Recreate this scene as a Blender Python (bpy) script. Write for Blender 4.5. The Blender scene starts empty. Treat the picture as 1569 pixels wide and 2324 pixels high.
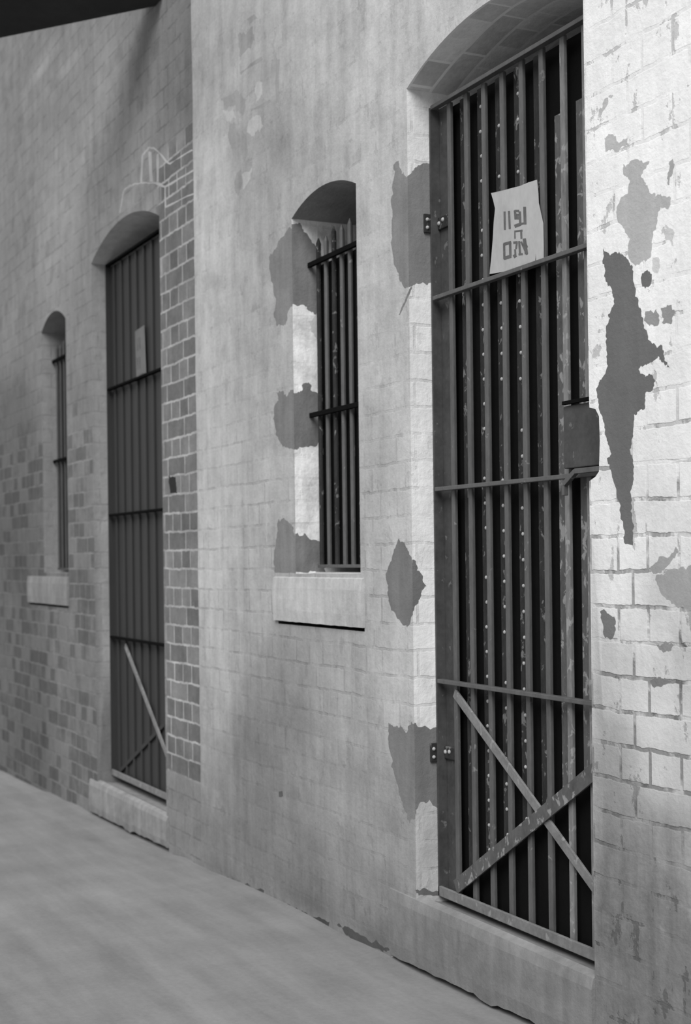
import bpy, bmesh, math, random
from mathutils import Vector, Matrix
from mathutils.geometry import delaunay_2d_cdt
random.seed(7)
S = bpy.context.scene
C = bpy.context.collection
PI = math.pi

# ---------------------------------------------------------------- camera
F = 3200.0                     # focal length in pixels of the 1569 x 2324 frame
A = 2.40                       # distance scale of the wall
TH = math.atan(1555.0 / F)     # angle between view axis and wall
EYE = 1.26
CAM = Vector((0.0, -A * math.cos(TH), EYE))
YAW = PI / 2 - TH
ROLL = math.radians(-0.70)
R = Matrix.Rotation(YAW, 3, 'Z') @ Matrix.Rotation(PI / 2, 3, 'X') @ Matrix.Rotation(ROLL, 3, 'Z')
cam_d = bpy.data.cameras.new('camera')
cam = bpy.data.objects.new('camera', cam_d); C.objects.link(cam)
cam.location = CAM; cam.rotation_euler = R.to_euler()
cam_d.sensor_fit = 'VERTICAL'; cam_d.sensor_height = 36.0
cam_d.lens = 36.0 * F / 2324.0
cam_d.shift_y = 104.0 / 2324.0
cam_d.clip_start = 0.05; cam_d.clip_end = 200
cam_d.dof.use_dof = True; cam_d.dof.focus_distance = 3.9; cam_d.dof.aperture_fstop = 4.0
S.camera = cam

# ---------------------------------------------------------------- light
S.view_settings.view_transform = 'Standard'
S.view_settings.look = 'None'
S.view_settings.gamma = 1.0
S.view_settings.use_curve_mapping = False
S.view_settings.exposure = 0.22
w = bpy.data.worlds.new('overcast_sky'); S.world = w; w.use_nodes = True
w.node_tree.nodes['Background'].inputs[0].default_value = (1, 1, 1, 1)
w.node_tree.nodes['Background'].inputs[1].default_value = 0.66
sun_d = bpy.data.lights.new('sun', 'SUN'); sun = bpy.data.objects.new('sun', sun_d); C.objects.link(sun)
sun_d.energy = 3.2; sun_d.angle = math.radians(38); sun_d.color = (1, 1, 1)
sd = Vector((0.66, -0.62, 0.92)).normalized()       # towards the sun: high, over the street, from the near end
sun.rotation_euler = sd.to_track_quat('Z', 'Y').to_euler()
sun.location = (0, -4, 8)

# ---------------------------------------------------------------- measuring: photograph pixel -> metres on the wall
def ray(px, py):
    return R @ Vector(((px - 784.5) / F, (1162 + 104 - py) / F, -1.0))
def W(px, py, d=0.0):
    r = ray(px, py); t = (d - CAM.y) / r.y; p = CAM + r * t
    return (p.x, p.z)
def J(px, py, x0):             # on a jamb plane x = x0 -> (depth, height)
    r = ray(px, py); t = (x0 - CAM.x) / r.x; p = CAM + r * t
    return (p.y, p.z)
def lin(s):
    return s / 12.92 if s < 0.04045 else ((s + 0.055) / 1.055) ** 2.4

# ---------------------------------------------------------------- node helpers
class NT:
    def __init__(s, name):
        s.m = bpy.data.materials.new(name); s.m.use_nodes = True
        s.t = s.m.node_tree; s.b = s.t.nodes['Principled BSDF']
        s.geo = s.t.nodes.new('ShaderNodeNewGeometry')
        s.b.inputs['Specular IOR Level'].default_value = 0.2
    def n(s, kind, **kw):
        x = s.t.nodes.new(kind)
        for k, v in kw.items(): setattr(x, k, v)
        return x
    def l(s, a, b): s.t.links.new(a, b)
    def val(s, inp, v):
        if isinstance(v, (int, float)): inp.default_value = v
        elif isinstance(v, tuple): inp.default_value = v
        else: s.l(v, inp)
    def math(s, op, a, b=0.0, clamp=False):
        x = s.n('ShaderNodeMath', operation=op, use_clamp=clamp)
        s.val(x.inputs[0], a); s.val(x.inputs[1], b); return x.outputs[0]
    def scale(s, v, sc):
        x = s.n('ShaderNodeVectorMath', operation='MULTIPLY'); s.l(v, x.inputs[0]); x.inputs[1].default_value = sc
        return x.outputs[0]
    def noise(s, vec, sc, det=4, rough=0.6, dist=0.0):
        x = s.n('ShaderNodeTexNoise'); s.l(vec, x.inputs['Vector']); x.inputs['Scale'].default_value = sc
        x.inputs['Detail'].default_value = det; x.inputs['Roughness'].default_value = rough
        x.inputs['Distortion'].default_value = dist; return x.outputs[0]
    def ramp(s, v, lo, hi, a=0.0, b=1.0, smooth=False):
        x = s.n('ShaderNodeMapRange'); x.clamp = True
        if smooth: x.interpolation_type = 'SMOOTHSTEP'
        s.l(v, x.inputs[0])
        for i, q in zip((1, 2, 3, 4), (lo, hi, a, b)): x.inputs[i].default_value = q
        return x.outputs[0]
    def mix(s, f, a, b):       # float mix
        x = s.n('ShaderNodeMix', data_type='FLOAT'); s.val(x.inputs[0], f); s.val(x.inputs[2], a); s.val(x.inputs[3], b)
        return x.outputs[0]
    def attr(s, name):
        x = s.n('ShaderNodeAttribute', attribute_name=name); return x.outputs['Fac']
    def col(s, v, tint=(1, 1, 1)):
        x = s.n('ShaderNodeCombineColor')
        for i in range(3): s.l(s.math('MULTIPLY', v, tint[i]), x.inputs[i])
        s.l(x.outputs[0], s.b.inputs['Base Color'])
    def bump(s, h, strength, dist):
        x = s.n('ShaderNodeBump'); x.inputs['Strength'].default_value = strength; x.inputs['Distance'].default_value = dist
        s.l(h, x.inputs['Height']); s.l(x.outputs[0], s.b.inputs['Normal'])

BH = 0.087      # brick course
def wall_material(name, streak=1.0, jointlight=False, kind='paint', soffit=False):
    m = NT(name)
    pos = m.geo.outputs['Position']
    # brick coordinates: along the wall (plus depth, so that jambs carry on the courses) and up
    sep = m.n('ShaderNodeSeparateXYZ'); m.l(pos, sep.inputs[0])
    wob = m.noise(pos, 3.0, 2)
    u = m.math('ADD', sep.outputs[0], sep.outputs[1])
    z = m.math('ADD', sep.outputs[2], m.math('ADD', m.math('MULTIPLY', m.math('SUBTRACT', wob, 0.5), 0.022), m.math('MULTIPLY', m.math('SUBTRACT', m.noise(pos, 22.0, 2), 0.5), 0.014)))
    cmb = m.n('ShaderNodeCombineXYZ'); m.l(u, cmb.inputs[0]); m.l(z, cmb.inputs[1])
    if soffit:
        cmb = m.n('ShaderNodeCombineXYZ'); m.l(sep.outputs[0], cmb.inputs[0]); m.l(m.math('ADD', sep.outputs[1], m.math('MULTIPLY', m.math('SUBTRACT', wob, 0.5), 0.03)), cmb.inputs[1])
    def brick(c1, c2, mo, mort, sm):
        b = m.n('ShaderNodeTexBrick'); m.l(cmb.outputs[0], b.inputs['Vector'])
        b.offset = 0.5; b.squash = 0.5; b.squash_frequency = 2; b.offset_frequency = 2
        b.inputs['Color1'].default_value = (c1,) * 3 + (1,); b.inputs['Color2'].default_value = (c2,) * 3 + (1,)
        b.inputs['Mortar'].default_value = (mo,) * 3 + (1,)
        b.inputs['Scale'].default_value = 1.0; b.inputs['Mortar Size'].default_value = mort
        b.inputs['Mortar Smooth'].default_value = sm
        b.inputs['Brick Width'].default_value = 0.235; b.inputs['Row Height'].default_value = BH
        return b
    b1 = brick(0, 1, 0.5, 0.006, 0.3)
    rnd = b1.outputs['Color']; jm = b1.outputs['Fac']
    n1 = m.noise(pos, 2.2, 6, 0.62)
    n2 = m.noise(pos, 9.0, 6, 0.7)
    n3 = m.noise(m.scale(pos, (9, 9, 1.1)), 1.6, 5, 0.65)      # vertical runs
    n4 = m.noise(pos, 60.0, 4, 0.7)
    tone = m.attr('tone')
    var = m.math('ADD', m.math('MULTIPLY', m.math('SUBTRACT', n1, 0.5), 0.65),
                 m.math('ADD', m.math('MULTIPLY', m.math('SUBTRACT', n3, 0.5), 0.7 * streak),
                        m.math('ADD', m.math('MULTIPLY', m.math('SUBTRACT', n2, 0.5), 0.75),
                               m.math('ADD', m.math('MULTIPLY', m.math('SUBTRACT', n4, 0.5), 0.35),
                                      m.math('MULTIPLY', m.math('SUBTRACT', rnd, 0.5), 0.10)))))
    if kind == 'cement':
        var = m.math('ADD', m.math('MULTIPLY', m.math('SUBTRACT', n1, 0.5), 0.6),
                     m.math('ADD', m.math('MULTIPLY', m.math('SUBTRACT', n3, 0.5), 0.8), m.math('MULTIPLY', m.math('SUBTRACT', n2, 0.5), 0.7)))
    fac = m.math('ADD', 1.0, m.math('MULTIPLY', var, m.attr('rough')))
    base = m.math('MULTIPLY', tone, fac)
    jn = m.ramp(m.noise(pos, 7.0, 4, 0.6, 0.6), 0.44, 0.56)
    jstr = m.attr('joint')
    if kind == 'paint':
        # joints showing through: darker broken lines
        j = m.math('MULTIPLY', m.math('MULTIPLY', jm, jn), jstr, True)
        base = m.math('MULTIPLY', base, m.math('SUBTRACT', 1.0, m.math('MULTIPLY', j, 0.55)))
        # chips of paint
        chip = m.math('MULTIPLY', m.ramp(m.math('ADD', m.noise(m.scale(pos, (1, 1, 0.6)), 13.0, 6, 0.66), m.math('MULTIPLY', jm, 0.05)), 0.60, 0.63), m.attr('chip'), True)
        base = m.mix(chip, base, m.math('MULTIPLY', base, 0.55))
        spl = m.math('MULTIPLY', m.ramp(m.noise(pos, 8.0, 6, 0.6), 0.60, 0.70), m.ramp(m.attr('rough'), 1.0, 1.4), True)
        base = m.mix(spl, base, m.math('MULTIPLY', base, 1.45))
        # bare bricks, dark with lighter mortar
        rr = m.math('ADD', m.math('MULTIPLY', rnd, 0.6), m.math('MULTIPLY', n2, 0.5))
        bare = m.ramp(m.math('SUBTRACT', m.attr('bare'), rr), -0.10, 0.12)
        inside = m.math('SUBTRACT', 1.0, m.ramp(jm, 0.05, 0.8))
        dark = m.math('MULTIPLY', m.math('ADD', 0.34, m.math('ADD', m.math('MULTIPLY', rnd, 0.22), m.math('MULTIPLY', n2, 0.30))), base)
        base = m.mix(m.math('MULTIPLY', m.math('MULTIPLY', bare, inside), m.ramp(m.attr('bare'), 0.2, 0.9, 0.40, 1.0)), base, dark)
        mort = m.math('MULTIPLY', m.math('MULTIPLY', jm, bare), 0.45)
        base = m.math('MULTIPLY', base, m.math('ADD', 1.0, mort))
        h = m.math('ADD', m.math('MULTIPLY', m.math('MULTIPLY', jm, m.math('MULTIPLY', m.math('ADD', 0.03, m.math('MULTIPLY', jstr, 0.65)), m.math('ADD', 0.25, jn))), -1.0), m.math('ADD', m.math('MULTIPLY', n2, 1.1), m.math('MULTIPLY', n4, 0.5)))
        h = m.math('SUBTRACT', h, m.math('MULTIPLY', chip, 0.4))
    elif kind == 'soffit':
        inn = m.math('SUBTRACT', 1.0, m.ramp(jm, 0.05, 0.8))
        base = m.mix(inn, m.math('MULTIPLY', base, 1.8), m.math('MULTIPLY', base, m.math('ADD', 1.05, m.math('MULTIPLY', rnd, 0.3))))
        h = m.math('MULTIPLY', n2, 1.0)
    elif kind == 'cement':
        h = m.math('ADD', m.math('MULTIPLY', n2, 0.9), m.math('MULTIPLY', n4, 0.5))
    else:
        h = m.math('ADD', m.math('MULTIPLY', n2, 1.0), m.math('MULTIPLY', n4, 0.5))
    base = m.math('MINIMUM', m.math('MAXIMUM', base, 0.01), 0.88)
    m.col(base)
    m.b.inputs['Roughness'].default_value = 0.92
    m.bump(h, 0.55, 0.006)
    return m.m

def simple(name, v, rough=0.7, amp=0.4, sc=12, spec=0.2, bumps=0.3, stretch=(1, 1, 1), metal=0.0, spot=0.0, spotv=0.3):
    m = NT(name); pos = m.scale(m.geo.outputs['Position'], stretch)
    n = m.noise(pos, sc, 6, 0.65); n2 = m.noise(pos, sc * 6, 3, 0.6)
    f = m.math('ADD', 1.0, m.math('ADD', m.math('MULTIPLY', m.math('SUBTRACT', n, 0.5), amp * 2), m.math('MULTIPLY', m.math('SUBTRACT', n2, 0.5), amp)))
    v0 = m.math('MULTIPLY', f, v)
    if spot:
        sp = m.ramp(m.noise(m.scale(m.geo.outputs['Position'], (1, 1, 0.7)), 38, 4, 0.6, 0.5), spot, spot + 0.05)
        v0 = m.mix(sp, v0, spotv)
    v0 = m.math('MAXIMUM', v0, 0.004)
    m.col(v0)
    m.b.inputs['Roughness'].default_value = rough; m.b.inputs['Specular IOR Level'].default_value = spec
    m.b.inputs['Metallic'].default_value = metal
    m.bump(n, bumps, 0.003)
    return m.m

M = dict(
    paint=wall_material('whitewashed_brick'),
    soffit=wall_material('arch_soffit_brick', kind='soffit', soffit=True),
    far=wall_material('worn_brick', streak=0.8),
    cement=wall_material('grey_cement_patch', kind='cement'),
    mortar=wall_material('light_mortar', kind='mortar'),
    bar=simple('worn_iron', 0.075, 0.55, 0.5, 9, 0.4, 0.3, (3, 3, 1), spot=0.66, spotv=0.17),
    slat=simple('rusty_iron', 0.028, 0.8, 0.7, 14, 0.08, 0.4, (2, 2, 1), spot=0.60, spotv=0.14),
    slat_light=simple('flaked_iron', 0.075, 0.7, 0.6, 10, 0.3, 0.4, (2, 2, 1), spot=0.56, spotv=0.22),
    bar_light=simple('flaked_bar_iron', 0.15, 0.6, 0.7, 9, 0.3, 0.3, (3, 3, .8), spot=0.58, spotv=0.25),
    sheet=simple('dark_sheet_iron', 0.050, 0.6, 0.7, 10, 0.3, 0.4, spot=0.64, spotv=0.12),
    brace=simple('grey_flat_iron', 0.15, 0.6, 0.6, 14, 0.3, 0.4, spot=0.6, spotv=0.22),
    rivet=simple('pale_rivet', 0.34, 0.7, 0.4, 30),
    door=simple('far_door_iron', 0.027, 0.7, 0.3, 5, 0.3, 0.2, (4, 4, .5)),
    far_bar=simple('far_bar_iron', 0.05, 0.6, 0.4, 9, 0.3, 0.2),
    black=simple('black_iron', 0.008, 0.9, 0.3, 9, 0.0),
    board=simple('sign_board', 0.35, 0.7, 0.22, 14, 0.2, 0.15, (1, 1, .6)),
    ink=simple('sign_ink', 0.10, 0.8, 0.5, 30),
    faintboard=simple('far_sign_board', 0.12, 0.7, 0.2, 14),
    dark=simple('dark_interior', 0.02, 0.95, 0.3, 3, 0.0),
    eave=simple('dark_canopy_boards', 0.035, 0.9, 0.5, 3, 0.1),
)
def ground_material():
    m = NT('street_surface'); pos = m.geo.outputs['Position']
    n = m.noise(m.scale(pos, (1.4, 0.5, 1)), 2.2, 6, 0.6); n2 = m.noise(pos, 55, 4, 0.7)
    n3 = m.noise(m.scale(pos, (0.8, 6, 1)), 1.5, 5, 0.6)
    n4 = m.noise(pos, 0.8, 3, 0.5)
    f = m.math('ADD', 1.0, m.math('ADD', m.math('MULTIPLY', m.math('SUBTRACT', n, 0.5), 0.5),
        m.math('ADD', m.math('MULTIPLY', m.math('SUBTRACT', n2, 0.5), 0.35), m.math('ADD', m.math('MULTIPLY', m.math('SUBTRACT', n3, 0.5), 0.75), m.math('MULTIPLY', m.math('SUBTRACT', n4, 0.5), 0.2)))))
    m.col(m.math('MULTIPLY', f, 0.18)); m.b.inputs['Roughness'].default_value = 0.9
    m.bump(m.math('ADD', n, m.math('MULTIPLY', n2, 0.3)), 0.35, 0.01)
    return m.m
M['ground'] = ground_material()

# ---------------------------------------------------------------- object helpers
def link(name, me, parent=None, **props):
    o = bpy.data.objects.new(name, me); C.objects.link(o)
    if parent is not None:
        o.parent = parent
        me.transform(Matrix.Translation(-parent.location))
    for k, v in props.items(): o[k] = v
    return o
def mesh(name, bm, mats, parent=None, smooth=False, **props):
    bmesh.ops.recalc_face_normals(bm, faces=bm.faces)
    me = bpy.data.meshes.new(name); bm.to_mesh(me); bm.free()
    for m in (mats if isinstance(mats, (list, tuple)) else [mats]): me.materials.append(m)
    if smooth: me.polygons.foreach_set('use_smooth', [True] * len(me.polygons))
    return link(name, me, parent, **props)
def thing(name, loc, label, cat, group=None):
    o = bpy.data.objects.new(name, None); C.objects.link(o); o.location = loc
    o.empty_display_size = 0.1
    o['label'] = label; o['category'] = cat
    if group: o['group'] = group
    return o
def box(bm, x0, x1, y0, y1, z0, z1, mi=0, bev=0.0):
    r = bmesh.ops.create_cube(bm, size=1.0)
    for v in r['verts']:
        v.co = Vector(((x0 + x1) / 2 + v.co.x * (x1 - x0), (y0 + y1) / 2 + v.co.y * (y1 - y0), (z0 + z1) / 2 + v.co.z * (z1 - z0)))
    fs = list({f for v in r['verts'] for f in v.link_faces})
    for f in fs: f.material_index = mi
    if bev:
        bmesh.ops.bevel(bm, geom=list({e for v in r['verts'] for e in v.link_edges}), offset=bev, segments=2, affect='EDGES', profile=0.6)
def strut(bm, p, q, wdt, y0, y1, bev=0.0015):       # flat bar between two wall points (x,z)
    p = Vector(p); q = Vector(q); d = (q - p).normalized(); n = Vector((-d.y, d.x)) * wdt / 2
    prism(bm, [p - n, q - n, q + n, p + n], y0, y1, bev)
def prism(bm, poly, y0, y1, bev=0.0, mi=0):
    a = [bm.verts.new((p[0], y0, p[1])) for p in poly]; b = [bm.verts.new((p[0], y1, p[1])) for p in poly]
    fs = [bm.faces.new(a), bm.faces.new(b[::-1])]
    for i in range(len(a)):
        j = (i + 1) % len(a); fs.append(bm.faces.new((a[i], b[i], b[j], a[j])))
    for f in fs: f.material_index = mi
    if bev:
        bmesh.ops.bevel(bm, geom=list({e for v in a + b for e in v.link_edges}), offset=bev, segments=2, affect='EDGES', profile=0.6)
def ball(bm, c, r, mi=0, flat=1.0):
    q = bmesh.ops.create_uvsphere(bm, u_segments=8, v_segments=6, radius=r)
    for v in q['verts']:
        v.co.y *= flat; v.co += Vector(c)
    for f in {f for v in q['verts'] for f in v.link_faces}: f.material_index = mi
def jag(poly, amp=0.006, depth=3):
    for k in range(depth):
        out = []
        for i in range(len(poly)):
            a = Vector(poly[i]); b = Vector(poly[(i + 1) % len(poly)]); L = (b - a).length
            out.append(a)
            if L > 0.008:
                n = Vector((-(b - a).y, (b - a).x)) / L
                out.append((a + b) / 2 + n * random.gauss(0, 1) * min(amp, L * 0.16))
        poly = out; 
    return [tuple(p) for p in poly]

# ---------------------------------------------------------------- wall tones in metres: whitewash, dirt, and broad light and shade in the colour
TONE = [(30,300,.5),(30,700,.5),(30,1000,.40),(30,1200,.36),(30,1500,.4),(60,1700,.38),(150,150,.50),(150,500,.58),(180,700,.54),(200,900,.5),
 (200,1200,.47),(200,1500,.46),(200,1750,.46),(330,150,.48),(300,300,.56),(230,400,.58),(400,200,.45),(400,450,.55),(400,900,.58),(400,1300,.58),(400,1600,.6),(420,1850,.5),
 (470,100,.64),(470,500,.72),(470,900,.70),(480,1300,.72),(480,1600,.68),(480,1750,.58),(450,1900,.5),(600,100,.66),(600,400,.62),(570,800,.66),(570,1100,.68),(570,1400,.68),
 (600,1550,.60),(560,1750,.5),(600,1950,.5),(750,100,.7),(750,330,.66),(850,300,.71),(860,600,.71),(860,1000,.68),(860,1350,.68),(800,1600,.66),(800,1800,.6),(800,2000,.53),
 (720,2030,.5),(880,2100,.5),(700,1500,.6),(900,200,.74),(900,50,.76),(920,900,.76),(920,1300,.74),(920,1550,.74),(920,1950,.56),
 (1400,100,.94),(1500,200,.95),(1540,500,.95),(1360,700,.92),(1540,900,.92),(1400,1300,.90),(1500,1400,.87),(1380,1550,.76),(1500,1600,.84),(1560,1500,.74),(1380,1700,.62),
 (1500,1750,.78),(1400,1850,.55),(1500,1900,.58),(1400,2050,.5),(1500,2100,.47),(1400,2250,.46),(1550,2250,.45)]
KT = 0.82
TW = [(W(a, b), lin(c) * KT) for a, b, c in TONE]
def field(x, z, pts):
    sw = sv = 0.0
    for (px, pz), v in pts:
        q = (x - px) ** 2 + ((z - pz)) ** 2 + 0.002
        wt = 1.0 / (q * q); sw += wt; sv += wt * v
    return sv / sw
XC = W(445, 900)[0]             # where the whitewash ends
XG = W(1340, 1100)[0]           # right edge of the near gateway
XM = W(1345, 1100)[0]
# soft stains, plus undercut shade painted along the wall foot: px, py, rx(px), ry(px), factor
STAIN_SHADE = [(600,1650,45,95,.72),(670,1640,40,80,.72),(630,1500,60,60,.86),(490,640,16,22,.75),(515,540,4,4,.4),(560,1900,70,90,.88),(700,2040,70,30,.7),(850,2120,50,35,.68),
 (640,330,30,50,.86),(540,330,22,50,.8),(605,200,20,90,.85),(515,1990,40,18,.75),(150,155,60,25,1.25),(95,150,25,18,1.5),(60,230,12,40,1.2),(110,70,60,30,.9),(230,620,20,45,1.35),
 (1440,1960,60,80,.85),(1510,1350,50,70,.8),(1300,2120,50,30,.9),(430,300,14,260,.8)]
def stain_shade_m(s):
    px, py, rx, ry, f = s; c = W(px, py); e = W(px + rx, py); g = W(px, py + ry)
    return (c[0], c[1], abs(e[0] - c[0]), abs(g[1] - c[1]), f)
STM = [stain_shade_m(s) for s in STAIN_SHADE]
def sst(x, a, b):
    t = max(0, min(1, (x - a) / (b - a))); return t * t * (3 - 2 * t)
zof = lambda px, py: W(px, py)[1]
Z900 = zof(1450, 900)
def wear_shade(x, z, side=False):
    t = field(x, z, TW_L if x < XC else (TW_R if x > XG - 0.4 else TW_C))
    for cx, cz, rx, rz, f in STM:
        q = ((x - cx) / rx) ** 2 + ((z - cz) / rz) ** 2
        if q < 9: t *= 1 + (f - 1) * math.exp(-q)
    if x > XG - 0.1:
        joint = 0.15 + 1.05 * sst(-z, -(EYE + 0.45), -(EYE + 0.1)); rough = 0.5 + 0.9 * sst(-z, -0.75, -0.45)
        joint *= 1 - 0.93 * sst(-z, -0.72, -0.40)
        chip = 0.8
    elif x > XC:
        joint = 0.30 * sst(-z, -2.3, -1.2) * (0.25 + 0.75 * sst(z, 0.45, 0.95)); rough = 0.95; chip = 0.28
    else:
        joint = 0.35; rough = 0.9; chip = 0.2
    bare = 0.0
    if x < XC:
        sx = sst(x, XC - 0.62, XC - 0.40)
        zt, zb = W(410, 340)[1], W(410, 1760)[1]
        bare = 0.98 * sx * sst(z, zb - 0.05, zb + 0.06) * (1 - sst(z, zt - 0.1, zt + 0.25))
        zl = W(100, 930)[1]
        bare = max(bare, 0.56 * (1 - sst(z, zl - 0.3, zl + 0.3)) * (1 - sst(x, W(250, 1200)[0] - 0.3, W(250, 1200)[0])))
        bare = max(bare, 0.25)
    return t, rough, joint, chip, bare
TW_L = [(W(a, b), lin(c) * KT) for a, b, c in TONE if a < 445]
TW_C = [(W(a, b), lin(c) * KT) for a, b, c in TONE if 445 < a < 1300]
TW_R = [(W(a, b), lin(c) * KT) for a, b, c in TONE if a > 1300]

def inside(p, poly):
    x, y = p; c = False; n = len(poly); j = n - 1
    for i in range(n):
        xi, yi = poly[i]; xj, yj = poly[j]
        if (yi > y) != (yj > y) and x < (xj - xi) * (y - yi) / (yj - yi) + xi: c = not c
        j = i
    return c

def strip_(p, q, wd=4):
    d = Vector(q) - Vector(p); n = Vector((-d.y, d.x)).normalized() * wd / 2; p = Vector(p); q = Vector(q)
    return [tuple(p - n), tuple(q - n), tuple(q + n), tuple(p + n)]
# patches: (pixel outline, material, tone as seen, jagged amount)
PATCH = [
 ([(1370,562),(1385,580),(1400,572),(1420,582),(1437,605),(1441,650),(1455,700),(1462,745),(1478,775),(1492,790),(1500,782),(1508,808),(1522,836),(1510,830),(1495,808),(1485,818),(1462,830),(1450,838),(1462,850),(1480,850),(1488,865),(1482,885),(1465,895),(1462,930),(1440,940),(1437,985),(1430,1020),(1436,1040),(1438,1080),(1434,1110),(1432,1160),(1440,1195),(1437,1238),(1420,1235),(1415,1195),(1400,1120),(1388,1070),(1378,1040),(1388,1030),(1378,1000),(1372,960),(1362,935),(1355,890),(1362,862),(1378,835),(1378,800),(1376,750),(1380,715),(1395,690),(1390,660),(1376,640),(1372,600)], .42, .003),
 ([(1415,372),(1440,362),(1475,365),(1462,385),(1455,400),(1470,420),(1478,440),(1500,440),(1520,445),(1520,470),(1500,470),(1490,520),(1480,560),(1462,590),(1440,600),(1425,575),(1418,520),(1400,490),(1400,470),(1425,440),(1430,410),(1415,395)], .70, .006),
 ([(1518,372),(1527,360),(1532,372),(1525,400),(1520,420),(1515,415)], .66, .003),
 ([(1458,620),(1470,612),(1480,622),(1478,645),(1465,655),(1456,640)], .42, .003),
 ([(1465,707),(1490,700),(1497,715),(1495,738),(1475,740),(1462,728)], .58, .004),
 ([(1500,700),(1525,692),(1532,712),(1525,735),(1503,732)], .58, .004),
 ([(1362,1388),(1378,1392),(1395,1400),(1395,1440),(1385,1452),(1370,1440)], .46, .004),
 ([(1372,315),(1392,305),(1400,320),(1425,312),(1428,330),(1405,345),(1390,338),(1375,345)], .72, .004),
 ([(1490,1305),(1520,1292),(1569,1282),(1620,1290),(1625,1420),(1569,1385),(1530,1370),(1500,1345)], .62, .008),
 ([(1475,1545),(1495,1536),(1515,1540),(1525,1552),(1505,1556),(1480,1556)], .5, .004),
 ([(1490,1462),(1510,1455),(1530,1465),(1520,1478),(1498,1476)], .55, .004),
 ([(1475,1290),(1500,1262),(1535,1240),(1540,1255),(1518,1282),(1495,1300)], .62, .004),
 ([(893,375),(905,365),(912,395),(925,400),(940,385),(958,372),(977,372),(985,372),(988,640),(950,645),(935,650),(920,655),(905,620),(892,580),(889,500),(893,440)], .51, .005),
 ([(668,508),(650,525),(630,555),(614,575),(611,610),(620,650),(626,690),(622,720),(630,740),(648,738),(655,705),(665,690),(675,695),(690,692),(700,705),(718,716),(742,716),(742,600),(725,575),(700,535),(685,512)], .50, .005),
 ([(628,890),(640,888),(650,900),(660,885),(680,890),(690,870),(700,868),(705,885),(740,895),(740,1005),(700,1015),(670,1020),(645,1012),(628,990),(620,950),(622,925),(632,910)], .48, .005),
 ([(632,1178),(645,1175),(655,1185),(665,1195),(668,1210),(690,1210),(715,1225),(740,1235),(740,1300),(700,1300),(625,1300),(622,1270),(628,1220)], .49, .004),
 ([(905,1222),(925,1245),(935,1270),(955,1300),(968,1330),(955,1355),(940,1385),(928,1420),(912,1415),(888,1385),(880,1350),(876,1310),(890,1265)], .45, .004),
 ([(882,1640),(895,1650),(910,1645),(925,1660),(935,1638),(950,1650),(1005,1655),(1010,1860),(975,1815),(955,1820),(940,1860),(930,1870),(920,1840),(905,1790),(888,1740),(882,1690)], .48, .005),
]
# hairline crack under the upper patch left of the near gate
PATCH.append(([(935,650),(930,655),(915,690),(905,715),(908,715),(920,690),(934,658)], .5, .001))
PATCH += [(strip_((545,168),(596,131),6), .59, .003), (strip_((568,252),(617,230),6), .585, .003), (strip_((631,133),(630,235),8), .60, .003),
 ([(521,273),(535,280),(542,310),(538,340),(524,336),(518,300)], .59, .006), ([(545,312),(558,305),(563,340),(555,368),(546,350)], .585, .006),
 ([(500,225),(540,205),(560,225),(552,262),(535,240),(512,248)], .60, .006), ([(577,200),(592,185),(596,215),(582,235)], .72, .005), ([(505,250),(528,245),(535,268),(515,275)], .71, .005),
 ([(565,275),(590,262),(598,285),(575,310),(560,298)], .71, .006), ([(540,80),(575,60),(580,95),(562,110),(545,130)], .58, .006), ([(560,45),(578,32),(588,40),(566,58)], .59, .003),
 ([(535,400),(548,385),(552,410),(540,445),(533,430)], .58, .004), ([(550,395),(572,380),(566,410),(552,430)], .71, .004),
 ([(632,1796),(641,1795),(643,1807),(634,1809)], .36, .002), ([(383,1080),(398,1082),(402,1120),(386,1118)], .16, .003),
 ([(700,730),(725,705),(742,720),(742,760),(720,770),(705,750)], .80, .004),
 ([(1392,215),(1375,245),(1366,262),(1360,250),(1378,222)], .74, .004), ([(1510,510),(1528,520),(1530,560),(1512,545)], .80, .004), ([(1482,585),(1498,590),(1494,620),(1480,610)], .80, .004)]
PATCH += [([(495,1984),(540,1999),(600,2021),(600,2033),(545,2018),(497,1997)], .30, .004), ([(648,2053),(672,2059),(700,2076),(750,2093),(745,2105),(690,2088),(655,2071)], .26, .004),  # dirt and undercut shade at the wall foot, painted as dark patches
 ([(765,2099),(800,2109),(850,2137),(885,2155),(870,2161),(800,2133)], .31, .004), ([(940,2020),(960,2016),(985,2024),(1004,2022),(1004,2032),(950,2032)], .4, .003), ([(400,1946),(440,1955),(480,1982),(440,1968)], .40, .003)]
# light mortar lines over the far doorway (strips)
def strip(p, q, wd=4):
    d = Vector(q) - Vector(p); n = Vector((-d.y, d.x)).normalized() * wd / 2; p = Vector(p); q = Vector(q)
    return [tuple(p - n), tuple(q - n), tuple(q + n), tuple(p + n)]
MORT = [strip((281,432),(300,421)), strip((300,421),(325,415)), strip((325,415),(352,415)), strip((352,415),(374,424)), strip((374,424),(440,386)),
        strip((320,414),(323,352)), strip((323,352),(338,334)), strip((338,334),(352,338)), strip((352,338),(385,372)), strip((340,345),(344,412), 7), strip((358,350),(358,412), 5),
        strip((281,432),(272,482), 3), strip((375,424),(376,470), 3), strip((385,372),(437,340), 4), strip((376,470),(440,440), 4)]

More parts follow.
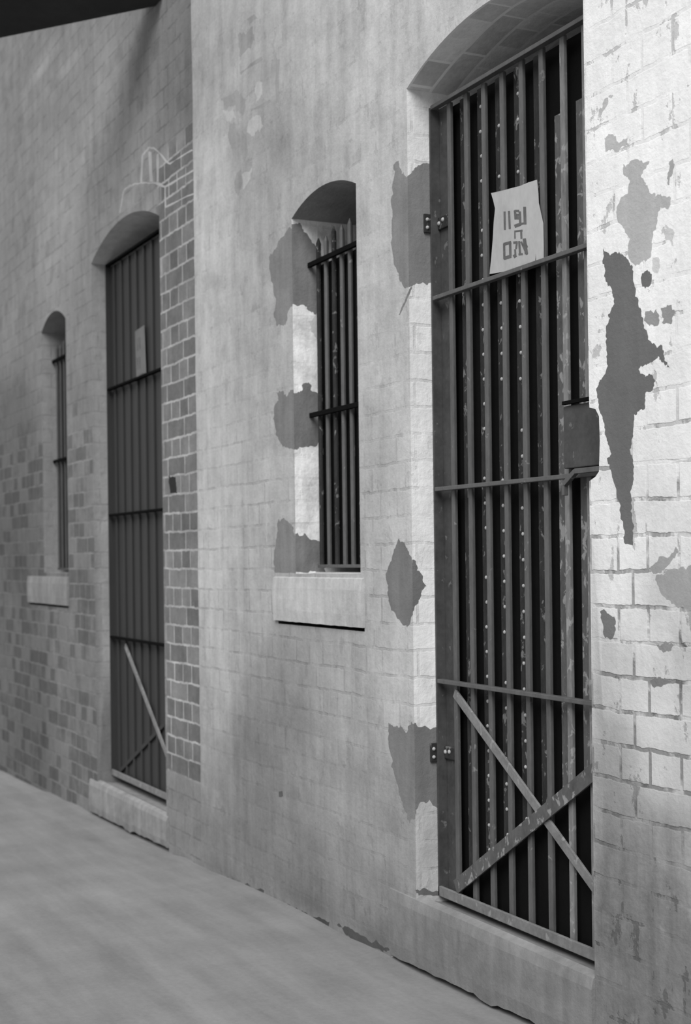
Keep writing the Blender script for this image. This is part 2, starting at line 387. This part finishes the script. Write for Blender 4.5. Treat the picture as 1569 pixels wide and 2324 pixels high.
def surface(outer, holes, to3d, to2d, patches, step, name, tone_fn, jagged=True, mats=None, farregion=None, parent=None, **props):
    verts = []; edges = []; faces = []
    def addpoly(poly):
        i0 = len(verts); verts.extend([Vector(p) for p in poly]); faces.append(list(range(i0, i0 + len(poly))))
    addpoly(outer)
    for h in holes: addpoly(h)
    kinds = []
    for poly, tn, am in patches:
        addpoly(poly); kinds.append(tn)
    if farregion: addpoly(farregion)
    nh = len(holes); npz = len(patches)
    xs = [p[0] for p in outer]; ys = [p[1] for p in outer]
    nx = max(1, int((max(xs) - min(xs)) / step)); ny = max(1, int((max(ys) - min(ys)) / step))
    for i in range(1, nx):
        for j in range(1, ny):
            p = (min(xs) + (max(xs) - min(xs)) * i / nx, min(ys) + (max(ys) - min(ys)) * j / ny)
            if inside(p, outer): verts.append(Vector(p))
    for v in verts: pass
    vo, eo, fo, ov, oe, of = delaunay_2d_cdt(verts, edges, faces, 0, 1e-6)
    # signed orientation agnostic: origin faces listed per output face
    bm = bmesh.new()
    bv = [bm.verts.new(to3d(v.x, v.y)) for v in vo]
    lt = bm.loops.layers.float.new('tone'); lr = bm.loops.layers.float.new('rough'); lj = bm.loops.layers.float.new('joint')
    lc = bm.loops.layers.float.new('chip'); lb = bm.loops.layers.float.new('bare')
    cache = {}
    for f in fo:
        c = sum((vo[i] for i in f), Vector((0, 0))) / 3
        cc = (c.x, c.y)
        if not inside(cc, outer) or any(inside(cc, h) for h in holes): continue
        mi = 0; tn = None
        if farregion and inside(cc, farregion): mi = 1
        for poly, t, am in patches:
            if inside(cc, poly): mi = 3 if t < 0 else 2; tn = abs(t)
        try: face = bm.faces.new([bv[i] for i in f])
        except ValueError: continue
        face.material_index = mi
        for lp, i in zip(face.loops, f):
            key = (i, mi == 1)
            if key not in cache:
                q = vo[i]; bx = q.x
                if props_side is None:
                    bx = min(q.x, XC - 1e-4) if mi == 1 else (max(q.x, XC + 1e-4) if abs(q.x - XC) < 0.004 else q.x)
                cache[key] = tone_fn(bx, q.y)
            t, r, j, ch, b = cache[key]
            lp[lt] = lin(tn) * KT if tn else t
            lp[lr] = r; lp[lj] = j; lp[lc] = ch; lp[lb] = b
    bmesh.ops.delete(bm, geom=[v for v in bm.verts if not v.link_faces], context='VERTS')
    return bm
props_side = None

# ---------------------------------------------------------------- street line
GP = [(10,1745),(200,1852),(390,1945),(640,2065),(890,2172),(1110,2270),(1220,2324)]
gm = [W(a, b) for a, b in GP]
n = len(gm); sx = sum(p[0] for p in gm) / n; sz = sum(p[1] for p in gm) / n
GS = sum((p[0] - sx) * (p[1] - sz) for p in gm) / sum((p[0] - sx) ** 2 for p in gm)
def gz(x): return sz + GS * (x - sx)

XL = -16.0; XR = 1.2; ZT = 6.6
# ---------------------------------------------------------------- openings (front plane outlines)
def arch(xl, xr, zs, rise, zb, notch=None, n=18):
    pts = [(xl, zb), (xl, zs)]
    c = (xr - xl) / 2; r = (c * c + rise * rise) / (2 * rise)
    for i in range(1, n):
        t = i / n; x = xl + (xr - xl) * t
        pts.append((x, zs - (r - rise) + math.sqrt(max(0, r * r - (x - xl - c) ** 2))))
    pts.append((xr, zs))
    if notch: pts += notch
    pts.append((xr, zb))
    return pts
x = W(934, 1100)[0]; G = dict(xl=x, xr=W(1337, 1100)[0], zs=W(930, 197)[1], rise=0.10, zb=W(1150, 2105)[1])
ntc = [W(*p) for p in [(1338,925),(1352,928),(1360,945),(1362,1000),(1360,1070),(1352,1082),(1338,1092)]]
ntc = [(max(p[0], G['xr'] + 0.001), p[1]) for p in ntc]
G['poly'] = arch(G['xl'], G['xr'], G['zs'], G['rise'], G['zb'], notch=ntc)
Wn = dict(xl=W(667, 900)[0], xr=W(814, 900)[0], zs=W(670, 492)[1], rise=0.058, zb=W(740, 1303)[1])
Wn['poly'] = arch(Wn['xl'], Wn['xr'], Wn['zs'], Wn['rise'], Wn['zb'])
D = dict(xl=W(213, 1100)[0], xr=W(369, 1100)[0], zs=W(216, 592)[1], rise=0.12, zb=W(300, 1795)[1])
D['poly'] = arch(D['xl'], D['xr'], D['zs'], D['rise'], D['zb'])
Lw = dict(xl=W(97, 1000)[0], xr=W(152, 1000)[0], zs=W(100, 752)[1], rise=0.085, zb=W(130, 1300)[1])
Lw['poly'] = arch(Lw['xl'], Lw['xr'], Lw['zs'], Lw['rise'], Lw['zb'])
OPEN = [G, Wn, D, Lw]
def notch_step(o, xa, xb, ztf):
    p = o['poly']; low = gz(xa) - 0.2
    q = [(xa, low), (xa, ztf - .014)] + ([(o['xl'], ztf - .014)] if xa < o['xl'] - .002 else []) + p[1:-1] + [(o['xr'], ztf - .014)] + ([(xb, ztf - .014)] if xb > o['xr'] + .002 else []) + [(max(xb, o['xr']), low)]
    o['poly'] = q
GST = (W(888, 2100)[0], G['xr'], W(1000, 2058)[1]); DST = (W(207, 1850)[0], D['xr'] + .03, W(300, 1805)[1] - .01)
G['zb'] = GST[2] - .05; D['zb'] = DST[2] - .05
notch_step(G, *GST); notch_step(D, *DST)
# slots cut under the sills to make their dark shadow lines
def slot(p, q, hgt):
    a = W(*p); b = W(*q); z = (a[1] + b[1]) / 2
    return [(a[0], z - hgt), (b[0], z - hgt), (b[0], z), (a[0], z)]
SL = [slot((632,1411), (828,1421), 0.013), slot((68,1368), (155,1373), 0.014)]

# ---------------------------------------------------------------- the setting
def front3d(x, z): return Vector((x, 0.0, z))
outer = [(XL, gz(XL) - 0.3), (XR, gz(XR) - 0.3), (XR, ZT), (XL, ZT)]
pats = []
for pl, tn, am in PATCH: pats.append((jag([W(*p) for p in pl], am), tn, am))
for pl in MORT: pats.append((jag([W(*p) for p in pl], 0.003, 2), -0.66, 0))
far = [(XL + .01, gz(XL) - 0.28), (XC, gz(XC) - 0.28)] + [(XC + random.uniform(-.004, .004), z) for z in [0.1 * k for k in range(1, 65)]] + [(XL + .01, ZT - 0.01)]
bm = surface(outer, [o['poly'] for o in OPEN] + SL, front3d, None, pats, 0.06, 'wall', wear_shade, farregion=far)
# reveals: jambs, soffits and slot sides
def extrude_loop(bm, poly, d0, d1, tone_fn, mi=0, patches=(), skip=1e9, step=0.05, sof=None):
    lt = bm.loops.layers.float['tone']; lr = bm.loops.layers.float['rough']; lj = bm.loops.layers.float['joint']
    lc = bm.loops.layers.float['chip']; lb = bm.loops.layers.float['bare']
    for i in range(len(poly)):
        if abs(poly[i][0]-skip)<1e-4 and abs(poly[(i+1)%len(poly)][0]-skip)<1e-4 or poly[i][1] < 0.0 and poly[(i+1)%len(poly)][1] < 0.0 and len(poly) > 10: continue
        a = poly[i]; b = poly[(i + 1) % len(poly)]
        L = math.dist(a, b); k = max(1, int(L / step))
        so = sof and min(a[1], b[1]) >= sof[1] - 1e-5 and abs(a[0] - b[0]) > 1e-4
        e1 = sof[0] if so else d1; mm = 4 if so and skip == G['xl'] else mi
        for s in range(k):
            p = (a[0] + (b[0] - a[0]) * s / k, a[1] + (b[1] - a[1]) * s / k); q = (a[0] + (b[0] - a[0]) * (s + 1) / k, a[1] + (b[1] - a[1]) * (s + 1) / k)
            f = bm.faces.new([bm.verts.new((p[0], d0, p[1])), bm.verts.new((q[0], d0, q[1])), bm.verts.new((q[0], e1, q[1])), bm.verts.new((p[0], e1, p[1]))])
            f.material_index = mm
            for lp in f.loops:
                t, r, j, c, bb = tone_fn(lp.vert.co.x, lp.vert.co.z)
                lp[lt] = t; lp[lr] = r; lp[lj] = j; lp[lc] = c; lp[lb] = bb
DEP = 0.55
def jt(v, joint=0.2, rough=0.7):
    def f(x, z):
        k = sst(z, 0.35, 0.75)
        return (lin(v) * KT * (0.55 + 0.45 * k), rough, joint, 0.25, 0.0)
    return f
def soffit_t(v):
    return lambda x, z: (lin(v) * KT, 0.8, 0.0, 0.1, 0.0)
for o, jv, sv in ((G, .86, .86), (Wn, .84, .62), (D, .62, .84), (Lw, .55, .6)):  # gate arch undersides lightened in the colour, bounce light being weak
    np_ = len(o['poly'])
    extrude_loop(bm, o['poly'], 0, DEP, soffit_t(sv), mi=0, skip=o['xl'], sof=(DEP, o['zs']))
for s_ in SL: extrude_loop(bm, s_, 0, 0.07, soffit_t(.3), mi=2)
# slot backs
for s_ in SL:
    f = bm.faces.new([bm.verts.new((p[0], 0.07, p[1])) for p in s_]); f.material_index = 2
# left jambs with their own patches
def jamb(bm, o, jfn):
    x0 = o['xl']
    out = [(0.0, o['zb']), (DEP, o['zb']), (DEP, o['zs']), (0.0, o['zs'])]
    ps = []
    for pl, tn, am in PATCH:
        if min(math.dist(W(*p), (x0, W(*p)[1])) for p in pl) < 0.25 and max(W(*p)[0] for p in pl) > x0 - 0.02 and max(W(*p)[0] for p in pl) < x0 + 0.6:
            ps.append((jag([J(p[0], p[1], x0) for p in pl], am), tn, am))
    b2 = surface(out, [], lambda d, z: Vector((x0, d, z)), None, ps, 0.04, 'j', jfn)
    me = bpy.data.meshes.new('tmp'); b2.to_mesh(me); b2.free(); bm.from_mesh(me); bpy.data.meshes.remove(me)
props_side = True
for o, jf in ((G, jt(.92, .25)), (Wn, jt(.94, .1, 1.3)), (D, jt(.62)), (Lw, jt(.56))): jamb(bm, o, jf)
me = bpy.data.meshes.new('wall_street')
bmesh.ops.triangulate(bm, faces=[f for f in bm.faces if len(f.verts) > 4])
bm.to_mesh(me); bm.free()
for k in ('paint', 'far', 'cement', 'mortar', 'soffit'): me.materials.append(M[k])
link('wall_street', me, kind='structure')

# interior behind the openings, closed and dark
bm = bmesh.new(); t = 0.05
x0, x1, y0, y1, z0, z1 = XL, XR, DEP, 1.9, gz(XL) - 0.3, ZT
box(bm, x0, x1, y1, y1 + t, z0, z1); box(bm, x0, x1, y0, y1, z1 - t, z1); box(bm, x0, x0 + t, y0, y1, z0, z1); box(bm, x1 - t, x1, y0, y1, z0, z1)
mesh('wall_interior', bm, M['dark'], kind='structure')
bm = bmesh.new(); box(bm, x0 + t, x1 - t, y0, y1, z0, z0 + t)
mesh('floor', bm, M['dark'], kind='structure')

# street
bm = bmesh.new()
vs = []
NX, NY = 120, 60
for i in range(NX + 1):
    row = []
    for j in range(NY + 1):
        X = XL + (4.0 - XL) * i / NX; Y = 0.25 - 9.2 * (j / NY) ** 1.6
        lip = 0.012 * math.exp(-((Y) / 0.10) ** 2) if not (G['xl'] - .2 < X < G['xr'] + .3 or D['xl'] - .1 < X < D['xr'] + .1) else 0
        zz = gz(X) + lip * (0.5 + 0.5 * math.sin(X * 7 + 2 * math.sin(X * 3))) + 0.006 * math.sin(X * 2.1 + Y * 1.3)
        row.append(bm.verts.new((X, Y, zz)))
    vs.append(row)
for i in range(NX):
    for j in range(NY): bm.faces.new((vs[i][j], vs[i + 1][j], vs[i + 1][j + 1], vs[i][j + 1]))
mesh('street_ground', bm, M['ground'], smooth=True, kind='structure')

# ---------------------------------------------------------------- gates
def gate(o, name, label, group, d, rails, brace1, brace2, zb, zt, nbar, mats, detail=True):
    xl, xr = o['xl'], o['xr'] + 0.0
    root = thing(name, (xl + 0.001, d, zb), label, 'gate', group)
    barm, slatm = mats
    # hanging stile: a wide flat plate with an angle edge
    bm = bmesh.new(); sw = 0.085
    box(bm, xl + 0.004, xl + sw, d + 0.012, d + 0.020, zb, zt, 0, 0.002)
    box(bm, xl + 0.004, xl + 0.012, d - 0.022, d + 0.012, zb, zt, 0, 0.001)
    mesh('stile_plate', bm, M['sheet'] if detail else M['door'], root)
    # front bars
    x0 = xl + sw + 0.012; x1 = xr - 0.03
    for k in range(nbar):
        x = x0 + (x1 - x0) * k / (nbar - 1)
        bm = bmesh.new(); box(bm, x - 0.011, x + 0.011, d - 0.004, d + 0.008, zb + 0.02, zt - 0.004 + (random.uniform(-.006, .002)), 0, 0.003)
        mesh('bar', bm, M['bar_light'] if detail and k in (6, 7) else barm, root)
    # slats set behind, between the bars
    sp = (x1 - x0) / (nbar - 1)
    b2l, b2r = brace2
    off = 0.029 if detail else 0.008
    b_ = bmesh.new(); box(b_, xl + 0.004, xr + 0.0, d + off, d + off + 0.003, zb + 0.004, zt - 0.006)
    mesh('dark_backing', b_, M['black'] if detail else M['door'], root)  # near gate: black sheet added for the dark of the open gaps
    for k in range(nbar - 1 if detail else 0):
        x = x0 + sp * (k + 0.5)
        t = (x - b2l[0]) / (b2r[0] - b2l[0]); zlow = max(zb + 0.02, b2l[1] + (b2r[1] - b2l[1]) * t)
        ztp = zt - 0.004
        if detail and k in (nbar - 2, nbar - 3, nbar - 4): ztp = W((1297, 1258, 1218)[(nbar - 2) - k], (222, 245, 275)[(nbar - 2) - k], d)[1]
        bm = bmesh.new()
        hw = 0.021 if detail else 0.036
        box(bm, x - hw, x + hw, d + 0.020, d + 0.026, zlow, ztp, 0, 0.002)
        if detail and k in (1, 2, 3):
            z = zlow + 0.05
            while z < zt - 0.05:
                if random.random() < 0.85: ball(bm, (x + random.uniform(-.003, .003), d + 0.020, z), 0.0058, 1, 0.7)
                z += 0.076
        mesh('slat', bm, [M['slat_light'] if (detail and k >= nbar - 4) else slatm, M['rivet']], root)
    # rails
    for (a, b) in rails:
        z = (W(*a, d)[1] + W(*b, d)[1]) / 2
        bm = bmesh.new(); box(bm, xl + 0.02, xr + 0.02, d - 0.026, d - 0.004, z - 0.0065, z + 0.0065, 0, 0.002)
        mesh('rail', bm, M['bar'] if detail else M['black'], root)
    # bottom rail: an angle iron
    bm = bmesh.new(); box(bm, xl + 0.004, xr + 0.02, d - 0.022, d - 0.012, zb, zb + 0.032, 0, 0.002); box(bm, xl + 0.004, xr + 0.02, d - 0.012, d + 0.016, zb, zb + 0.008, 0, 0.001)
    mesh('bottom_rail', bm, M['brace'], root)
    bm = bmesh.new(); strut(bm, brace1[0], brace1[1], 0.030, d - 0.012, d - 0.005); mesh('brace', bm, M['brace'], root)
    bm = bmesh.new(); strut(bm, brace2[0], brace2[1], *((0.044, d - 0.020, d - 0.013) if detail else (0.022, d - 0.0049, d - 0.001)), 0.0008)
    mesh('brace', bm, M['slat_light'] if detail else M['door'], root)
    return root

d = 0.10
zt = (W(1005, 237, d)[1] + W(1320, 52, d)[1]) / 2; zb = (W(1018, 2038, d)[1] + W(1340, 2165, d)[1]) / 2
G['d'] = d
gate(G, 'iron_gate', 'tall barred iron gate with crossed braces and a posted notice, nearest of the two gates', 'barred street gates', d,
     [((1005,240),(1320,54)), ((1005,672),(1328,570)), ((1010,1106),(1300,1086)), ((1012,1551),(1340,1586))],
     (W(1038, 1572, d), (G['xr'] + 0.0, W(1345, 2075, d)[1])), ((W(1046, 2012, d)), (G['xr'] + 0.0, W(1342, 1690, d)[1])), zb, zt, 9, (M['bar'], M['slat']))
groot = bpy.data.objects['iron_gate']
# lock box with its bolt and bracket
bm = bmesh.new(); a = W(1288, 912, d - .02); b = W(1352, 1062, d - .02); xr_ = G['xr']
prism(bm, [(a[0], W(1290, 1066, d)[1]), (xr_ + 0.034, W(1290, 1066, d)[1]), (xr_ + 0.034, W(1290, 940, d)[1]), (xr_ + 0.0, W(1290, 926, d)[1]), (a[0], W(1290, 926, d)[1])], d - 0.034, d - 0.006, 0.003)
lb_ = mesh('lock_box', bm, M['sheet'], groot)
bm = bmesh.new(); zz = W(1300, 917, d)[1]; box(bm, a[0] + .01, xr_ + 0.02, d - 0.045, d - 0.034, zz - .006, zz + .004, 0, .001)
ob = mesh('bolt', bm, M['black'], groot)
bm = bmesh.new(); p = W(1312, 1100, d); q = W(1338, 1070, d); strut(bm, p, q, 0.014, d - 0.050, d - 0.036); strut(bm, q, (xr_ + 0.038, q[1]), 0.014, d - 0.050, d - 0.036); strut(bm, p, (p[0], p[1] - .03), .012, d - .05, d - .036)
mesh('latch_bracket', bm, M['bar'], groot)
# hinges, bolted to the left jamb
for py in (505, 1705):
    zz = W(1000, py, d)[1]
    bm = bmesh.new(); box(bm, G['xl'] + 0.004, G['xl'] + 0.075, d + 0.002, d + 0.012, zz - .02, zz + .02, 0, .003)
    for k in (0.02, 0.045): ball(bm, (G['xl'] + k, d + 0.002, zz + random.uniform(-.012, .012)), 0.007, 1, .8)
    box(bm, G['xl'] + 0.0005, G['xl'] + 0.008, d - 0.045, d - 0.02, zz - .03, zz + .03, 0, .002)
    ball(bm, (G['xl'] + .008, d - .034, zz + .012), .006, 1); ball(bm, (G['xl'] + .008, d - .034, zz - .014), .006, 1)
    mesh('hinge', bm, [M['slat'], M['rivet']], groot)

d2 = 0.10
zt2 = (W(262, 600, d2)[1] + W(348, 534, d2)[1]) / 2; zb2 = (W(280, 1762, d2)[1] + W(378, 1815, d2)[1]) / 2
gate(D, 'iron_gate', 'tall dark iron gate with a slanting brace, further of the two gates', 'barred street gates', d2,
     [((262,600),(348,534)), ((266,882),(357,842)), ((268,1168),(365,1158)), ((276,1449),(372,1461))],
     (W(288, 1465, d2), (D['xr'] - 0.03, zb2 + 0.05)), ((D['xl'] + .1, zb2 + .03), (D['xr'], zb2 + .5)), zb2, zt2, 9, (M['door'], M['door']), detail=False)
g2 = bpy.data.objects['iron_gate.001']
bm = bmesh.new(); zz = W(356, 1055, d2)[1]; box(bm, D['xr'] - .07, D['xr'] + .0, d2 - .03, d2 - .006, zz - .12, zz + .04, 0, .003); mesh('lock_box', bm, M['black'], g2)

# ---------------------------------------------------------------- grilles
def grille(o, label, d, zt, zb, rails, nb, tops, mat, stub):
    root = thing('window_grille', (o['xl'], d, zb), label, 'window bars', None)
    xa, xb = o['xl'] + stub, o['xr'] - 0.02
    for k in range(nb):
        x = xa + (xb - xa) * k / (nb - 1)
        bm = bmesh.new()
        bmesh.ops.create_cone(bm, cap_ends=True, segments=10, radius1=0.0095, radius2=0.0095, depth=zt + tops[k % len(tops)] - zb, matrix=Matrix.Translation((x, d, (zt + tops[k % len(tops)] + zb) / 2)))
        bmesh.ops.create_cone(bm, cap_ends=True, segments=10, radius1=0.0095, radius2=0.002, depth=0.02, matrix=Matrix.Translation((x, d, zt + tops[k % len(tops)] + 0.0095)))
        mesh('bar', bm, M['slat'] if (k in (0, 2, 5, 6) and nb == 8) else mat, root)
    bm = bmesh.new(); box(bm, xa - .012, o['xr'], d + .014, d + .018, zb, zt - .004); mesh('dark_backing', bm, M['black'], root)
    for z in rails:
        bm = bmesh.new(); box(bm, o['xl'] - 0.0, o['xr'] + 0.0, d - 0.022, d - 0.009, z - 0.009, z + 0.009, 0, .002); mesh('rail', bm, M['black'], root)
    bm = bmesh.new(); box(bm, xa - .02, o['xr'], d - 0.010, d + 0.014, zb - 0.004, zb + 0.008, 0, .002); mesh('bottom_rail', bm, mat, root)
    return root
dz = 0.085
grille(Wn, 'iron window bars with pointed tops in the arched window between the two gates', dz, W(740, 590, dz)[1], W(740, 1286, dz)[1],
       [(W(740, 588, dz)[1] + W(812, 558, dz)[1]) / 2, (W(740, 936, dz)[1] + W(812, 922, dz)[1]) / 2], 8, [.075, .07, .09, .082, .09, .07], M['bar'], 0.055)
grille(Lw, 'dark iron window bars in the narrow arched window at the far left', dz, W(138, 805, dz)[1], W(138, 1292, dz)[1],
       [W(135, 817, dz)[1], W(135, 1046, dz)[1]], 7, [.05, .04, .06], M['far_bar'], 0.055)

# ---------------------------------------------------------------- sills and steps
def attrs(bm, tfn):
    lay = [bm.loops.layers.float.new(k) for k in ('tone', 'rough', 'joint', 'chip', 'bare')]
    for f in bm.faces:
        for lp in f.loops:
            for l_, v in zip(lay, tfn(lp.vert.co.x, lp.vert.co.z)): lp[l_] = v
def sill(name, label, cat, xa, xb, ztf, ztb, zbt, dback, proud, tone, low=None, group=None, chips=0.2):
    """cast block: front face, weathered top sloping back into the opening"""
    bm = bmesh.new(); n = max(8, int((xb - xa) / 0.03)); rows = []
    for i in range(n + 1):
        x = xa + (xb - xa) * i / n
        zb_ = zbt(x) if callable(zbt) else zbt
        j = lambda a: random.uniform(-a, a)
        k = max(3, int((ztf - zb_) / 0.04)); row = []
        row.append((x, dback, zb_)); row.append((x, -proud + .003, zb_ + j(.001)))
        for q in range(1, k): row.append((x, -proud + j(.0012), zb_ + (ztf - zb_) * q / k))
        row.append((x, -proud + 0.004, ztf - .004)); row.append((x, -proud + 0.016, ztf))
        row.append((x, dback, ztb))
        rows.append([bm.verts.new(p) for p in row])
    m = min(len(r) for r in rows)
    for r in rows: assert len(r) == len(rows[0]), 'rows'
    for i in range(n):
        for q in range(len(rows[0])):
            q2 = (q + 1) % len(rows[0]); bm.faces.new((rows[i][q], rows[i + 1][q], rows[i + 1][q2], rows[i][q2]))
    bm.faces.new(rows[0]); bm.faces.new(rows[-1][::-1])
    bmesh.ops.recalc_face_normals(bm, faces=bm.faces)
    attrs(bm, tone)
    o = mesh(name, bm, M['cement'], None)
    o['label'] = label; o['category'] = cat
    if group: o['group'] = group
    return o
def flat(v, low=None, zl=0, zh=1):
    def f(x, z):
        vv = v if low is None else low + (v - low) * sst(z, zl, zh)
        return (lin(vv) * KT, 1.1, 0, 0, 0)
    return f
wz = W(700, 1318)[1]; wb = SL[0][0][1] + 0.013
sill('window_sill', 'pale rendered sill block under the arched window between the two gates', 'window sill', W(626, 1350)[0], W(828, 1350)[0], W(740, 1310)[1], W(740, 1303, .0)[1] + .006, wb, 0.09, 0.014, flat(.72))
lb2 = SL[1][0][1] + 0.014
sill('window_sill', 'grey rendered sill block under the narrow window at the far left', 'window sill', W(66, 1340)[0], W(157, 1340)[0], W(110, 1308)[1], W(110, 1303)[1] + .004, lb2, 0.09, 0.014, flat(.52))
# steps: the underside stays just clear of the street at its outer edge
zbG = max(gz(G['xl'] - .16), gz(W(1230, 2320)[0])) + 0.0
def under(gap): return lambda x: gz(x) + gap + 0.004 * math.sin(x * 23)
def step(label, xa, xb, ztf, ztb, gap, tone, proud):
    bm = bmesh.new(); n = 34; rows = []
    for i in range(n + 1):
        x = xa + (xb - xa) * i / n; zb_ = gz(x) + gap + random.uniform(-.003, .003)
        if gap > .01 and abs(i - 18) < 2: zb_ -= gap * .6
        row = [(x, DEP - .02, zb_), (x, -proud + .004, zb_)]
        for q in range(1, 5): row.append((x, -proud + random.uniform(-.0015, .0015), zb_ + (ztf - zb_) * q / 5))
        row += [(x, -proud + .006, ztf - .01), (x, -proud + .03, ztf), (x, 0.05, ztf + (ztb - ztf) * .7), (x, 0.09, ztb), (x, DEP - .02, ztb)]
        rows.append([bm.verts.new(p) for p in row])
    L = len(rows[0])
    for i in range(n):
        for q in range(L):
            bm.faces.new((rows[i][q], rows[i + 1][q], rows[i + 1][(q + 1) % L], rows[i][(q + 1) % L]))
    bm.faces.new(rows[0]); bm.faces.new(rows[-1][::-1])
    bmesh.ops.recalc_face_normals(bm, faces=bm.faces)
    attrs(bm, tone)
    o = mesh('doorstep', bm, M['cement'], None); o['label'] = label; o['category'] = 'doorstep'
    return o
step('stained cement step below the near gate with a black gap under it', *GST, zb - .022, 0.014, flat(.56, .48, .1, .3), .010)
step('smooth grey cement step below the far gate', *DST, zb2 - .045, 0.018, flat(.55, .5, -.3, .1), .012)

# ---------------------------------------------------------------- notices
def sheet_sign(name, label, root_x, corners, d, mat, strokes, thick=0.0015, letter_part='lettering', curl=0.003):
    """corners: outline in metres; strokes: polygons in metres"""
    cx = sum(p[0] for p in corners) / len(corners); cz = sum(p[1] for p in corners) / len(corners)
    o = thing(name, (cx, d, min(p[1] for p in corners)), label, 'sign')
    x0 = min(p[0] for p in corners); x1 = max(p[0] for p in corners)
    def warp(x, z): return curl * math.sin((x - x0) / (x1 - x0) * 7.0 + 0.6) * 0.5
    def surf(poly, da, db, step=0.012):
        vs = [Vector(p) for p in poly]; f = [list(range(len(vs)))]
        xs = [p[0] for p in poly]; zs = [p[1] for p in poly]
        for i in range(1, int((max(xs) - min(xs)) / step) + 1):
            for j in range(1, int((max(zs) - min(zs)) / step) + 1):
                q = (min(xs) + i * step, min(zs) + j * step)
                if inside(q, poly): vs.append(Vector(q))
        vo, eo, fo, *_ = delaunay_2d_cdt(vs, [], f, 1, 1e-6)
        bm = bmesh.new(); bv = [bm.verts.new((v.x, da + warp(v.x, v.y), v.y)) for v in vo]
        for t_ in fo: bm.faces.new([bv[i] for i in t_])
        r = bmesh.ops.extrude_face_region(bm, geom=list(bm.faces))
        for e in r['geom']:
            if isinstance(e, bmesh.types.BMVert): e.co.y += db - da
        return bm
    mesh('board', surf(corners, d, d + thick), mat, o, smooth=False)
    bm = bmesh.new()
    for s_ in strokes:
        b2 = surf(s_, d - 0.0008, d - 0.0002, 0.02); me = bpy.data.meshes.new('t'); b2.to_mesh(me); b2.free(); bm.from_mesh(me); bpy.data.meshes.remove(me)
    mesh(letter_part, bm, M['ink'], o)
    return o
ds = 0.0905
cr = [(1114,438),(1150,430),(1182,422),(1200,414),(1218,408),(1221,440),(1222,461),(1228,490),(1232,508),(1233,560),(1233,589),(1222,594),(1217,597),(1216,575),(1214,598),(1178,609),(1145,616),(1111,622),(1115,580),(1118,543),(1120,505),(1123,473),(1119,455)]
def zq(X, Y): return (1080 + X / 8.6056, 380 + Y / 8.6074)     # reading the notice
def st(p, q, wd): return [W(*v, ds) for v in strip(zq(*p), zq(*q), wd)]
ST = [st((565,860),(570,1215),4.6), st((655,850),(672,1200),4.6),
      st((770,850),(860,850),5), st((775,840),(790,1010),5), st((770,985),(900,985),7), st((872,860),(885,1130),5), st((790,920),(850,930),5), st((770,1150),(880,1110),7),
      st((965,770),(975,1110),6), st((900,1100),(985,1085),4),
      st((765,1250),(925,1230),3.5), st((900,1240),(905,1390),4), st((775,1260),(778,1390),2.5),
      st((555,1490),(560,1790),5), st((545,1500),(700,1460),6), st((678,1470),(685,1730),5.5), st((550,1775),(700,1730),7),
      st((745,1470),(830,1460),5), st((815,1470),(800,1590),4), st((750,1745),(800,1710),7), st((780,1600),(790,1740),4),
      st((860,1440),(880,1700),4.5), st((850,1700),(930,1690),4), st((960,1390),(1000,1690),7), st((940,1560),(1020,1530),6), st((900,1450),(1010,1700),4)]
sheet_sign('notice_sign', 'white notice with black lettering fixed to the bars of the near gate', None, [W(*p, ds) for p in cr], ds, M['board'], ST)
ds2 = 0.0905
c2 = [(306,752),(327,738),(331,846),(309,858)]
S2 = [[W(*v, ds2) for v in strip(a, b, 4)] for a, b in (((311,768),(312,796)), ((317,766),(318,792)), ((311,812),(312,838)), ((317,810),(318,836)))]
sheet_sign('notice_sign', 'narrow pale notice fixed to the dark far gate', None, [W(*p, ds2) for p in c2], ds2, M['faintboard'], S2)

# ---------------------------------------------------------------- canopy over the street at the far end
zc = W(352, 15)[1]
def C2(px, py):
    r = ray(px, py); t = (zc - CAM.z) / r.z; p = CAM + r * t; return (p.x, p.y)
pa = C2(352, 14); pbv = C2(0, 86)
dirv = Vector((pbv[0] - pa[0], pbv[1] - pa[1])).normalized()
p0 = Vector((pa[0], 0.0)); p1 = Vector(pa) + dirv * 1.9
p1 = Vector(pa) + dirv * 1.2
ctr = [Vector((pa[0], -0.002)), p1, Vector((pa[0] - 0.14, -0.80)), Vector((pa[0] + 0.11, -0.002))]
bm = bmesh.new()
a = [bm.verts.new((p.x, p.y, zc)) for p in ctr]; b = [bm.verts.new((p.x, p.y, zc + 0.12)) for p in ctr]
bm.faces.new(a); bm.faces.new(b)
for i in range(4): bm.faces.new((a[i], a[(i + 1) % 4], b[(i + 1) % 4], b[i]))
o = mesh('canopy', bm, M['eave']); o['label'] = 'dark canopy jutting over the street from the top of the wall, upper left corner'; o['category'] = 'canopy'
